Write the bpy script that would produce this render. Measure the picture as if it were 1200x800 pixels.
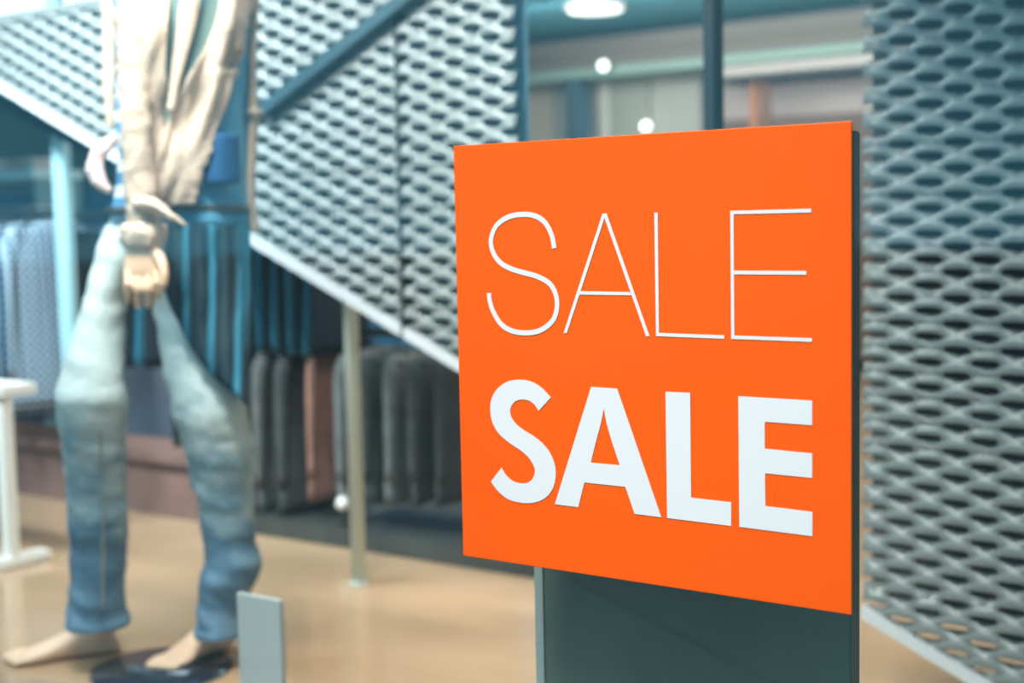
import bpy, bmesh, math, random
from mathutils import Vector, Matrix, noise
random.seed(7)
PI = math.pi
S = bpy.context.scene
for o in list(bpy.data.objects): bpy.data.objects.remove(o)

# ------------------------------------------------------------------ camera
CAM = Vector((0.8607, -1.4677, 1.05))
YAW, PIT, ROL, FPX = -0.621183, -0.084226, -0.0206595, 1629.1
FW = Vector((math.sin(YAW)*math.cos(PIT), math.cos(YAW)*math.cos(PIT), math.sin(PIT)))
R0 = Vector((math.cos(YAW), -math.sin(YAW), 0)); U0 = R0.cross(FW)
RT = R0*math.cos(ROL) + U0*math.sin(ROL)
UP = -R0*math.sin(ROL) + U0*math.cos(ROL)
cam = bpy.data.cameras.new('camera'); co = bpy.data.objects.new('camera', cam)
S.collection.objects.link(co)
m = Matrix((RT, UP, -FW)).transposed().to_4x4(); m.translation = CAM; co.matrix_world = m
cam.sensor_width = 36; cam.lens = 36*FPX/1200; cam.clip_start = .05; cam.clip_end = 300
cam.dof.use_dof = True; cam.dof.focus_distance = 1.72; cam.dof.aperture_fstop = 2.7
S.camera = co

# ------------------------------------------------------------------ sky, exposure
S.view_settings.view_transform = 'Standard'; S.view_settings.look = 'None'
S.view_settings.gamma = 1; S.view_settings.use_curve_mapping = False
S.view_settings.exposure = 0
W = bpy.data.worlds.new('sky'); S.world = W; W.use_nodes = True
nt = W.node_tree; bg = nt.nodes['Background']
tc = nt.nodes.new('ShaderNodeTexCoord'); sx = nt.nodes.new('ShaderNodeSeparateXYZ')
cr = nt.nodes.new('ShaderNodeValToRGB')
nt.links.new(tc.outputs['Generated'], sx.inputs[0]); nt.links.new(sx.outputs['Z'], cr.inputs[0])
nt.links.new(cr.outputs[0], bg.inputs[0])
cr.color_ramp.elements[0].position = 0.0; cr.color_ramp.elements[0].color = (.21, .84, 1.25, 1)
cr.color_ramp.elements[1].position = .9; cr.color_ramp.elements[1].color = (.55, .72, .85, 1)
bg.inputs[1].default_value = 1.0

def area(name, loc, target, sx_, sy_, power, col=(1, 1, 1), spread=None):
    l = bpy.data.lights.new(name, 'AREA'); l.shape = 'RECTANGLE'; l.size = sx_; l.size_y = sy_
    l.energy = power; l.color = col
    if spread: l.spread = math.radians(spread)
    o = bpy.data.objects.new(name, l); S.collection.objects.link(o); o.location = loc
    o.rotation_euler = (Vector(target)-Vector(loc)).to_track_quat('-Z', 'Y').to_euler()
    return o
area('sign_fill_light', (-0.5, -2.3, 4.2), (-0.05, 0, .85), 1.2, 1.2, 15, (1, .92, .84), 40)  # added lamp outside, out of view, to light the sign
area('window_spot_light', (-1.25, 0.12, 2.42), (-1.75, .9, .8), .8, .2, 19, (1, .87, .76), 110)
area('window_fill_light', (-1.6, 0.3, 2.44), (-1.45, 1.4, .9), 1.4, .3, 25, (.84, .94, 1), 90)
area('window_fill_light', (-3.1, 0.3, 2.44), (-3.0, 1.4, 1.2), 1.5, .3, 54, (.82, .93, 1), 90)
area('rack_fill_light', (-1.3, 1.72, 2.44), (-1.25, 2.0, .5), 2.6, .1, 30, (1, .97, .93))  # added strip lamp to brighten the clothes on the racks
area('shop_light', (-2.4, 3.6, 2.46), (-2.4, 3.6, 0), 3.0, 2.0, 95, (1, .95, .88))
area('shop_light', (0.2, 4.0, 2.46), (0.2, 4.0, 0), 2.0, 2.0, 10, (1, .93, .85))
area('shop_light', (-3.2, 6.2, 2.46), (-3.2, 7.9, 1.0), 3.5, .9, 100, (1, .95, .9))

# ------------------------------------------------------------------ pixel -> world helpers (used while measuring the place)
def ray(px, py): return FW + RT*((px-600)/FPX) - UP*((py-400)/FPX)
def at(px, py, y):                      # point of the vertical plane y = const
    d = ray(px, py); return CAM + d*((y-CAM.y)/d.y)
def atf(px, py, z=0.0):                 # point of the level plane z = const
    d = ray(px, py); return CAM + d*((z-CAM.z)/d.z)
def atd(px, py, Z): return CAM + ray(px, py)*Z   # point at a depth

# ------------------------------------------------------------------ materials
MATS = {}
def mat(name, col, rough=.6, metal=0, noise_amt=0, noise_scale=8, bump=0, bump_scale=40, emis=None, coat=0, spec=None, stretch=None):
    if name in MATS: return MATS[name]
    m = bpy.data.materials.new(name); m.use_nodes = True; n = m.node_tree; b = n.nodes['Principled BSDF']
    b.inputs['Roughness'].default_value = rough; b.inputs['Metallic'].default_value = metal
    b.inputs['Base Color'].default_value = (*col, 1); b.inputs['Coat Weight'].default_value = coat
    if spec is not None: b.inputs['Specular IOR Level'].default_value = spec
    t = n.nodes.new('ShaderNodeTexCoord'); mp = n.nodes.new('ShaderNodeMapping')
    n.links.new(t.outputs['Object'], mp.inputs[0])
    if stretch: mp.inputs['Scale'].default_value = stretch
    if noise_amt:
        ns = n.nodes.new('ShaderNodeTexNoise'); ns.inputs['Scale'].default_value = noise_scale; ns.inputs['Detail'].default_value = 4
        n.links.new(mp.outputs[0], ns.inputs['Vector'])
        r = n.nodes.new('ShaderNodeMapRange'); r.inputs['From Min'].default_value = .3; r.inputs['From Max'].default_value = .7
        r.inputs['To Min'].default_value = 1-noise_amt; r.inputs['To Max'].default_value = 1+noise_amt
        mx = n.nodes.new('ShaderNodeVectorMath'); mx.operation = 'SCALE'; mx.inputs[0].default_value = col
        n.links.new(ns.outputs['Fac'], r.inputs['Value']); n.links.new(r.outputs[0], mx.inputs['Scale'])
        n.links.new(mx.outputs[0], b.inputs['Base Color'])
    if bump:
        n2 = n.nodes.new('ShaderNodeTexNoise'); n2.inputs['Scale'].default_value = bump_scale
        n.links.new(mp.outputs[0], n2.inputs['Vector'])
        bp = n.nodes.new('ShaderNodeBump'); bp.inputs['Strength'].default_value = bump; bp.inputs['Distance'].default_value = .01
        n.links.new(n2.outputs['Fac'], bp.inputs['Height']); n.links.new(bp.outputs[0], b.inputs['Normal'])
    if emis:
        b.inputs['Emission Color'].default_value = (*emis[0], 1); b.inputs['Emission Strength'].default_value = emis[1]
    MATS[name] = m; return m

def ramp_mat(name, stops, axis_scale=(1, 1, 1), kind='wave', scale=1, rough=.7, distort=0, interp='LINEAR', rot=(0, 0, 0)):
    m = bpy.data.materials.new(name); m.use_nodes = True; n = m.node_tree; b = n.nodes['Principled BSDF']
    b.inputs['Roughness'].default_value = rough
    t = n.nodes.new('ShaderNodeTexCoord'); mp = n.nodes.new('ShaderNodeMapping'); n.links.new(t.outputs['Object'], mp.inputs[0])
    mp.inputs['Scale'].default_value = axis_scale; mp.inputs['Rotation'].default_value = rot
    if kind == 'noise':
        w = n.nodes.new('ShaderNodeTexNoise'); w.inputs['Scale'].default_value = scale; w.inputs['Detail'].default_value = 5
    else:
        w = n.nodes.new('ShaderNodeTexWave'); w.inputs['Scale'].default_value = scale; w.inputs['Distortion'].default_value = distort
        w.bands_direction = kind[-1].upper() if kind[-1] in 'xyz' else 'X'
    n.links.new(mp.outputs[0], w.inputs['Vector'])
    r = n.nodes.new('ShaderNodeValToRGB'); r.color_ramp.interpolation = interp
    while len(r.color_ramp.elements) < len(stops): r.color_ramp.elements.new(.5)
    for e, (p, c) in zip(r.color_ramp.elements, stops): e.position = p; e.color = (*c, 1)
    n.links.new(w.outputs['Fac'], r.inputs[0]); n.links.new(r.outputs[0], b.inputs['Base Color'])
    MATS[name] = m; return m

M_ORANGE = mat('orange_vinyl', (1.0, .108, .004), .5, spec=.18, noise_amt=.02, noise_scale=3)
M_WHITEV = mat('white_vinyl', (.79, .75, .72), .4)
M_STEEL = mat('screen_paint', (.225, .24, .23), .40, .15, noise_amt=.08, noise_scale=3)
M_BAR = mat('slate_blue_paint', (.03, .07, .09), .4)
M_RIM = mat('pale_rim_paint', (.62, .62, .63), .5)
M_SKIN = mat('mannequin_plastic', (.82, .54, .37), .5, noise_amt=.05, noise_scale=4)
M_BEIGE = mat('beige_cotton', (.45, .345, .265), .9, noise_amt=.12, noise_scale=14, bump=.4, bump_scale=90)
M_CREAM = mat('cream_cotton', (.66, .50, .38), .9, noise_amt=.08, noise_scale=20)
M_PINK = mat('pale_pink_cotton', (.62, .46, .44), .9, noise_amt=.05)
M_OLIVE = mat('grey_green_shade', (.09, .14, .125), .9, noise_amt=.1)  # shade inside the open collar put into the cloth colour
M_BLUE = mat('blue_shirting', (.11, .34, .52), .85, noise_amt=.12, noise_scale=12)
M_NAVY = mat('navy_cotton', (.008, .07, .19), .85)
M_BELT = mat('dark_leather', (.06, .055, .05), .5)
M_HIP = ramp_mat('dark_teal_stripes', [(0, (.008, .03, .045)), (.70, (.010, .05, .075)), (.9, (.02, .15, .23)), (1, (.02, .17, .26))], (1, 1, 0), 'x', 5.5, .85, .35, rot=(0, 0, YAW))
M_WHITE = mat('white_lacquer', (.80, .76, .70), .4)
M_GREYP = mat('light_grey_lacquer', (.56, .56, .54), .45, noise_amt=.06, noise_scale=3)
M_PANEL = mat('dark_green_stone', (.125, .150, .115), .12, noise_amt=.35, noise_scale=2.2)
M_TRIM = mat('pale_metal_trim', (.50, .52, .46), .35, .3)
M_BLACK = mat('black_metal', (.012, .02, .022), .4)
M_POST = mat('pale_green_metal', (.58, .64, .56), .4)
M_TEALP = mat('teal_grey_metal', (.16, .30, .34), .5)
M_DARKB = mat('shade_dark', (.05, .052, .047), .35, noise_amt=.2)
M_RED = mat('reddish_brown_veneer', (.22, .12, .10), .5, noise_amt=.15)
M_HOOK = mat('dark_wire', (.06, .06, .06), .5, 0)
M_MIRR = mat('smoked_base_plate', (.08, .11, .16), .08, .7)

# stripes of the t-shirt, denim, checked shirts, floor
M_STRIPE = ramp_mat('blue_white_stripes', [(0, (.72, .76, .82)), (.42, (.72, .76, .82)), (.5, (.07, .25, .45)), (1, (.07, .25, .45))], (1, 1, 1), 'z', 5.2, .85, .6)
def denim():
    m = bpy.data.materials.new('faded_denim'); m.use_nodes = True; n = m.node_tree; b = n.nodes['Principled BSDF']
    b.inputs['Roughness'].default_value = .9
    t = n.nodes.new('ShaderNodeTexCoord'); s = n.nodes.new('ShaderNodeSeparateXYZ'); n.links.new(t.outputs['Object'], s.inputs[0])
    ns = n.nodes.new('ShaderNodeTexNoise'); ns.inputs['Scale'].default_value = 9; ns.inputs['Detail'].default_value = 6
    mp = n.nodes.new('ShaderNodeMapping'); mp.inputs['Scale'].default_value = (1, 1, 1.6); n.links.new(t.outputs['Object'], mp.inputs[0]); n.links.new(mp.outputs[0], ns.inputs[0])
    a = n.nodes.new('ShaderNodeMath'); a.operation = 'MULTIPLY_ADD'; n.links.new(ns.outputs[0], a.inputs[0]); a.inputs[1].default_value = .80
    n.links.new(s.outputs['Z'], a.inputs[2])
    r = n.nodes.new('ShaderNodeValToRGB'); e = r.color_ramp.elements
    st = [(.30, (.10, .22, .32)), (.52, (.13, .27, .36)), (.78, (.27, .42, .48)), (.95, (.56, .62, .60)), (1.12/1.3, (.60, .64, .62))]
    st = [(.20, (.06, .14, .23)), (.36, (.17, .29, .40)), (.50, (.08, .17, .25)), (.64, (.26, .37, .42)), (.76, (.50, .58, .57))]
    while len(e) < len(st): e.new(.5)
    for el, (p, c) in zip(e, st): el.position = p; el.color = (*c, 1)
    dv = n.nodes.new('ShaderNodeMath'); dv.operation = 'DIVIDE'; dv.inputs[1].default_value = 1.3
    n.links.new(a.outputs[0], dv.inputs[0]); n.links.new(dv.outputs[0], r.inputs[0]); n.links.new(r.outputs[0], b.inputs['Base Color'])
    n2 = n.nodes.new('ShaderNodeTexNoise'); n2.inputs['Scale'].default_value = 60
    bp = n.nodes.new('ShaderNodeBump'); bp.inputs['Strength'].default_value = .3; bp.inputs['Distance'].default_value = .01
    n.links.new(n2.outputs[0], bp.inputs['Height']); n.links.new(bp.outputs[0], b.inputs['Normal'])
    return m
M_DENIM = denim()
def check(name, c0, c1, sc):
    m = bpy.data.materials.new(name); m.use_nodes = True; n = m.node_tree; b = n.nodes['Principled BSDF']
    b.inputs['Roughness'].default_value = .9
    t = n.nodes.new('ShaderNodeTexCoord'); mul = None
    outs = []
    for d in 'YZ':
        w = n.nodes.new('ShaderNodeTexWave'); w.bands_direction = d; w.inputs['Scale'].default_value = sc; n.links.new(t.outputs['Object'], w.inputs[0]); outs.append(w)
    mm = n.nodes.new('ShaderNodeMath'); mm.operation = 'MULTIPLY'; n.links.new(outs[0].outputs['Fac'], mm.inputs[0]); n.links.new(outs[1].outputs['Fac'], mm.inputs[1])
    mx = n.nodes.new('ShaderNodeMix'); mx.data_type = 'RGBA'; mx.inputs['A'].default_value = (*c1, 1); mx.inputs['B'].default_value = (*c0, 1)
    r = n.nodes.new('ShaderNodeMapRange'); r.inputs['From Min'].default_value = .15; r.inputs['From Max'].default_value = .5
    n.links.new(mm.outputs[0], r.inputs[0]); n.links.new(r.outputs[0], mx.inputs['Factor']); n.links.new(mx.outputs['Result'], b.inputs['Base Color'])
    return m
M_CHECK = check('pale_blue_check', (.62, .76, .90), (.04, .10, .16), 10)
M_FLOOR = mat('polished_tan_floor', (.45, .285, .17), .12, noise_amt=.18, noise_scale=1.4, stretch=(1, 2.2, 1), bump=.05, bump_scale=3)
M_PAVE = mat('grey_paver', (.30, .30, .28), .8, noise_amt=.12, noise_scale=6)
M_JOINT = mat('grey_asphalt', (.16, .165, .16), .9)
M_CEIL = mat('hazed_blue_ceiling', (.12, .44, .60), .7)  # blue haze of the glass put into the ceiling colour
M_WALL = mat('warm_grey_wall', (.42, .38, .34), .7, noise_amt=.06, noise_scale=1)
M_TEALW = mat('dark_teal_wall', (.05, .13, .16), .6, noise_amt=.1, noise_scale=1)

def glass_mat():
    m = bpy.data.materials.new('window_glass'); m.use_nodes = True; n = m.node_tree; n.nodes.remove(n.nodes['Principled BSDF'])
    lw = n.nodes.new('ShaderNodeLayerWeight'); lw.inputs['Blend'].default_value = .5
    pw = n.nodes.new('ShaderNodeMath'); pw.operation = 'POWER'; pw.inputs[1].default_value = 5; n.links.new(lw.outputs['Facing'], pw.inputs[0])
    f = n.nodes.new('ShaderNodeMath'); f.operation = 'MULTIPLY_ADD'; f.inputs[1].default_value = .955; f.inputs[2].default_value = .045; n.links.new(pw.outputs[0], f.inputs[0])
    t = n.nodes.new('ShaderNodeBsdfTransparent'); t.inputs[0].default_value = (.95, .985, .975, 1)
    g = n.nodes.new('ShaderNodeBsdfGlossy'); g.inputs['Roughness'].default_value = 0
    mx = n.nodes.new('ShaderNodeMixShader'); n.links.new(f.outputs[0], mx.inputs[0]); n.links.new(t.outputs[0], mx.inputs[1]); n.links.new(g.outputs[0], mx.inputs[2])
    n.links.new(mx.outputs[0], n.nodes['Material Output'].inputs[0])
    return m
M_GLASS = glass_mat()

# ------------------------------------------------------------------ builders
def tag(o, label, cat, group=None, kind=None):
    if label: o['label'] = label
    if cat: o['category'] = cat
    if group: o['group'] = group
    if kind: o['kind'] = kind
    return o
def thing(name, loc, label, cat, group=None, rz=0):
    o = bpy.data.objects.new(name, None); o.empty_display_size = .1; S.collection.objects.link(o)
    o.location = loc; o.rotation_euler.z = rz
    return tag(o, label, cat, group)
def build(name, bm, ma, parent=None, origin=None, smooth=True, mods=(), label=None):
    """origin = world position the vertices are made relative to (the thing's base)."""
    if origin is None:
        if parent is None:
            xs = [v.co.x for v in bm.verts]; ys = [v.co.y for v in bm.verts]; zs = [v.co.z for v in bm.verts]
            origin = Vector(((min(xs)+max(xs))/2, (min(ys)+max(ys))/2, min(zs)))
        else: origin = Vector((0, 0, 0))
    bmesh.ops.translate(bm, verts=bm.verts, vec=-Vector(origin))
    bmesh.ops.recalc_face_normals(bm, faces=bm.faces)
    me = bpy.data.meshes.new(name); bm.to_mesh(me); bm.free()
    if smooth: me.polygons.foreach_set('use_smooth', [True]*len(me.polygons))
    me.materials.append(ma)
    o = bpy.data.objects.new(name, me); S.collection.objects.link(o)
    if parent: o.parent = parent
    else: o.location = origin
    for md in mods: md(o)
    if label: o['label'] = label
    return o
def box(bm, x0, x1, y0, y1, z0, z1, bev=0):
    r = bmesh.ops.create_cube(bm, size=1)
    bmesh.ops.scale(bm, verts=r['verts'], vec=(x1-x0, y1-y0, z1-z0)); bmesh.ops.translate(bm, verts=r['verts'], vec=((x0+x1)/2, (y0+y1)/2, (z0+z1)/2))
    if bev: bmesh.ops.bevel(bm, geom=list({e for v in r['verts'] for e in v.link_edges}), offset=bev, segments=2, affect='EDGES')
    return bm
def B(*a, bev=0): return box(bmesh.new(), *a, bev=bev)
def loft(bm, secs, n=20, cap=True, fn=None):
    """secs: (centre, U, V) with U and V the two half-axis vectors"""
    rings = []
    for i, (c, u, v) in enumerate(secs):
        ring = []
        for k in range(n):
            a = 2*PI*k/n; p = Vector(c)+Vector(u)*math.cos(a)+Vector(v)*math.sin(a)
            if fn: p = fn(p, a, i/(len(secs)-1))
            ring.append(bm.verts.new(p))
        rings.append(ring)
    for a, b in zip(rings, rings[1:]):
        for k in range(n): bm.faces.new((a[k], a[(k+1) % n], b[(k+1) % n], b[k]))
    if cap: bm.faces.new(rings[0]); bm.faces.new(rings[-1][::-1])
    return bm
def interp(pts, n):
    """Catmull-Rom through tuples of numbers"""
    out = []; P = [pts[0]]+list(pts)+[pts[-1]]
    for i in range(1, len(P)-2):
        for k in range(n):
            t = k/n; out.append(tuple(.5*((2*b)+(-a+c)*t+(2*a-5*b+4*c-d)*t*t+(-a+3*b-3*c+d)*t**3) for a, b, c, d in zip(P[i-1], P[i], P[i+1], P[i+2])))
    out.append(tuple(pts[-1])); return out
def tube(bm, pts, n=10, flat=1.0, ref=None):
    """pts: (x,y,z,r)"""
    secs = []
    for i, p in enumerate(pts):
        c = Vector(p[:3]); a = Vector(pts[max(0, i-1)][:3]); b = Vector(pts[min(len(pts)-1, i+1)][:3]); t = (b-a).normalized()
        rf = Vector(ref) if ref else (Vector((0, 0, 1)) if abs(t.z) < .9 else Vector((1, 0, 0)))
        u = t.cross(rf).normalized(); v = u.cross(t).normalized(); secs.append((c, u*p[3], v*p[3]*flat))
    return loft(bm, secs, n)
def remesh(vox, smooth=6, disp=0, dscale=.05, sub=0):
    def f(o):
        r = o.modifiers.new('r', 'REMESH'); r.mode = 'VOXEL'; r.voxel_size = vox; r.use_smooth_shade = True
        s = o.modifiers.new('s', 'SMOOTH'); s.iterations = smooth; s.factor = .6
        if disp:
            t = bpy.data.textures.new('folds', 'CLOUDS'); t.noise_scale = dscale
            d = o.modifiers.new('d', 'DISPLACE'); d.texture = t; d.strength = disp; d.mid_level = .5
    return f
def solid(th):
    def f(o):
        s = o.modifiers.new('s', 'SOLIDIFY'); s.thickness = th; s.offset = 0
    return f
def subd(n):
    def f(o):
        s = o.modifiers.new('u', 'SUBSURF'); s.levels = n; s.render_levels = n
    return f

# ------------------------------------------------------------------ the setting
YM, YR, YB = 1.40, 2.02, 8.0          # planes of the metal screen, the clothes racks, the back wall
def st(name, bm, ma, parent=None): 
    o = build(name, bm, ma, parent, smooth=False)
    if not parent: o['kind'] = 'structure'
    return o
st('floor', B(-9, 4.5, .02, YB, -.1, 0), M_FLOOR)
st('ceiling', B(-9, 4.5, .02, YB, 2.5, 2.6), M_CEIL)
st('wall_back', B(-9, 4.5, YB, YB+.15, -.1, 2.6), M_WALL)
st('wall_left', B(-9.15, -9, .02, YB+.15, -.1, 2.6), M_TEALW)
st('wall_right', B(4.5, 4.65, .02, YB+.15, -.1, 2.6), M_WALL)
w = st('window_1', B(-7, 4.4, 0, .008, .02, 2.6), M_GLASS)
pv = st('pavement', B(-45, 25, -45, .0, -.16, -.03), M_JOINT)
tile = None
c45, s45 = math.cos(.55), math.sin(.55)
tm = bmesh.new(); box(tm, -.385, .385, -.385, .385, -.028, 0, bev=.004)
tme = bpy.data.meshes.new('paving_tile'); tm.to_mesh(tme); tm.free(); tme.materials.append(M_PAVE)
for i in range(-7, 8):
    for j in range(-7, 8):
        x = .3+.785*(i*c45-j*s45); y = -3.2+.785*(i*s45+j*c45)
        if y > -.55 or y < -6.2 or abs(x) > 4.5: continue
        o = bpy.data.objects.new('paving_tile', tme); S.collection.objects.link(o)
        o.parent = pv; o.location = (x-pv.location.x, y-pv.location.y, 0-pv.location.z+random.uniform(-.002, .001)); o.rotation_euler.z = .55

# ------------------------------------------------------------------ SALE sign (on the outer face of the glass)
SC = Vector((0, -.005, 1.05-.1707)); HS = .275
sign = thing('sale_sign', SC-Vector((0, 0, HS)), 'square orange vinyl sign with white SALE lettering stuck to the shop window', 'sign')
so = SC-Vector((0, 0, HS))
bm = bmesh.new(); box(bm, -HS, HS, -.0035, 0, SC.z-HS, SC.z+HS)
bmesh.ops.translate(bm, verts=bm.verts, vec=(0, SC.y+.0035, 0))
def roundc(o):
    b = o.modifiers.new('b', 'BEVEL'); b.width = .0012; b.segments = 2
build('sheet', bm, M_ORANGE, sign, so, False, [roundc])
YL = SC.y-.0003
def letter(polys, lab):
    bm = bmesh.new()
    for poly in polys:                       # poly: list of quads/strips given as outline lists
        f = [bm.verts.new(p) for p in poly]
        bm.faces.new(f)
    bmesh.ops.remove_doubles(bm, verts=bm.verts[:], dist=1e-6); bmesh.ops.recalc_face_normals(bm, faces=bm.faces[:])
    r = bmesh.ops.extrude_face_region(bm, geom=bm.faces[:])
    bmesh.ops.translate(bm, verts=[v for v in r['geom'] if isinstance(v, bmesh.types.BMVert)], vec=(0, -.0005, 0))
    return build('letter', bm, M_WHITEV, sign, so, False, label=lab)
def L(o, s, *pts): return [at(o[0]+x/s, o[1]+y/s, YL) for x, y in pts]
def stroke(pts, w):
    """constant-width ribbon in the sign plane along pts (world)"""
    l, r = [], []
    for i, p in enumerate(pts):
        t = (pts[min(i+1, len(pts)-1)]-pts[max(i-1, 0)]).normalized(); nn = Vector((-t.z, 0, t.x))*w/2
        l.append(p+nn); r.append(p-nn)
    return [[l[i], l[i+1], r[i+1], r[i]] for i in range(len(pts)-1)]
def spl(o, s, pts, n=6): return [at(o[0]+x/s, o[1]+y/s, YL) for x, y in interp(pts, n)]
TW = .0066
thinS = spl((560, 235), 4.706, [(422, 263), (408, 190), (370, 120), (315, 84), (247, 76), (170, 90), (103, 138), (73, 215), (85, 285), (125, 342), (185, 376), (250, 396), (320, 415), (385, 448), (422, 495), (438, 565), (425, 640), (385, 690), (330, 720), (262, 729), (190, 718), (130, 682), (85, 610), (65, 545), (63, 509)])
letter(stroke(thinS, TW), 'thin white letter S of the upper SALE')
o2, k2 = (650, 235), 4.706
letter([L(o2, k2, (265, 71), (287, 71), (524, 747), (505, 747), (276, 95)), L(o2, k2, (265, 71), (276, 95), (68, 730), (50, 730)), L(o2, k2, (143, 499), (417, 504), (424, 522), (136, 518))], 'thin white letter A of the upper SALE')
o3 = (755, 235)
letter([L(o3, k2, (56, 66), (75, 66), (82, 729), (66, 747)), L(o3, k2, (66, 747), (82, 729), (442, 742), (442, 762))], 'thin white letter L of the upper SALE')
o4, k4 = (845, 235), 4.444
letter([L(o4, k4, (49, 53), (66, 71), (70, 702), (54, 720)), L(o4, k4, (49, 53), (470, 42), (470, 62), (66, 71)), L(o4, k4, (67, 364), (445, 366), (445, 386), (68, 384)), L(o4, k4, (54, 720), (70, 702), (474, 716), (474, 735))], 'thin white letter E of the upper SALE')
o5, k5 = (565, 435), 4.848
outer = [(391, 148), (340, 94), (280, 58), (212, 47), (140, 60), (82, 105), (52, 165), (48, 230), (62, 295), (98, 355), (155, 405), (215, 445), (262, 485), (292, 530), (301, 565), (292, 603), (265, 630), (225, 636), (180, 625), (145, 598), (122, 568), (112, 546)]
inner = [(322, 224), (300, 190), (268, 166), (232, 159), (195, 167), (170, 190), (160, 220), (166, 258), (190, 295), (232, 330), (285, 362), (340, 405), (382, 455), (408, 510), (419, 565), (415, 625), (395, 680), (350, 725), (290, 746), (225, 746), (150, 726), (92, 680), (51, 626)]
# two sides of the bold S, resampled to equal counts
def resample(pts, n):
    P = interp(pts, 6); d = [0]
    for a, b in zip(P, P[1:]): d.append(d[-1]+math.hypot(b[0]-a[0], b[1]-a[1]))
    out = []
    for i in range(n):
        t = d[-1]*i/(n-1); j = max(k for k in range(len(d)) if d[k] <= t+1e-9); j = min(j, len(d)-2); f = (t-d[j])/(d[j+1]-d[j]); out.append((P[j][0]+(P[j+1][0]-P[j][0])*f, P[j][1]+(P[j+1][1]-P[j][1])*f))
    return out
A_, B_ = resample(outer, 60), resample(inner, 60)
letter([L(o5, k5, *(A_+B_[::-1]))], 'bold white letter S of the lower SALE')
o6, k6 = (640, 445), 4.706
letter([L(o6, k6, (249, 38), (393, 48), (319, 158), (303, 240), (278, 330), (247, 456), (212, 565), (178, 701), (49, 685)),
        L(o6, k6, (393, 48), (636, 757), (489, 738), (438, 589), (407, 470), (362, 335), (335, 240), (319, 158)),
        L(o6, k6, (247, 456), (407, 470), (438, 589), (212, 565))], 'bold white letter A of the lower SALE')
o7, k7 = (770, 450), 4.571
letter([L(o7, k7, (46, 40), (178, 46), (183, 607), (55, 716)), L(o7, k7, (55, 716), (183, 607), (398, 632), (398, 759))], 'bold white letter L of the lower SALE')
o8, k8 = (855, 455), 4.444
letter([L(o8, k8, (46, 40), (183, 173), (184, 313), (185, 441), (187, 612), (52, 720)), L(o8, k8, (46, 40), (431, 63), (431, 191), (183, 173)),
        L(o8, k8, (184, 313), (431, 338), (431, 466), (185, 441)), L(o8, k8, (52, 720), (187, 612), (432, 642), (432, 769))], 'bold white letter E of the lower SALE')

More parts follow.
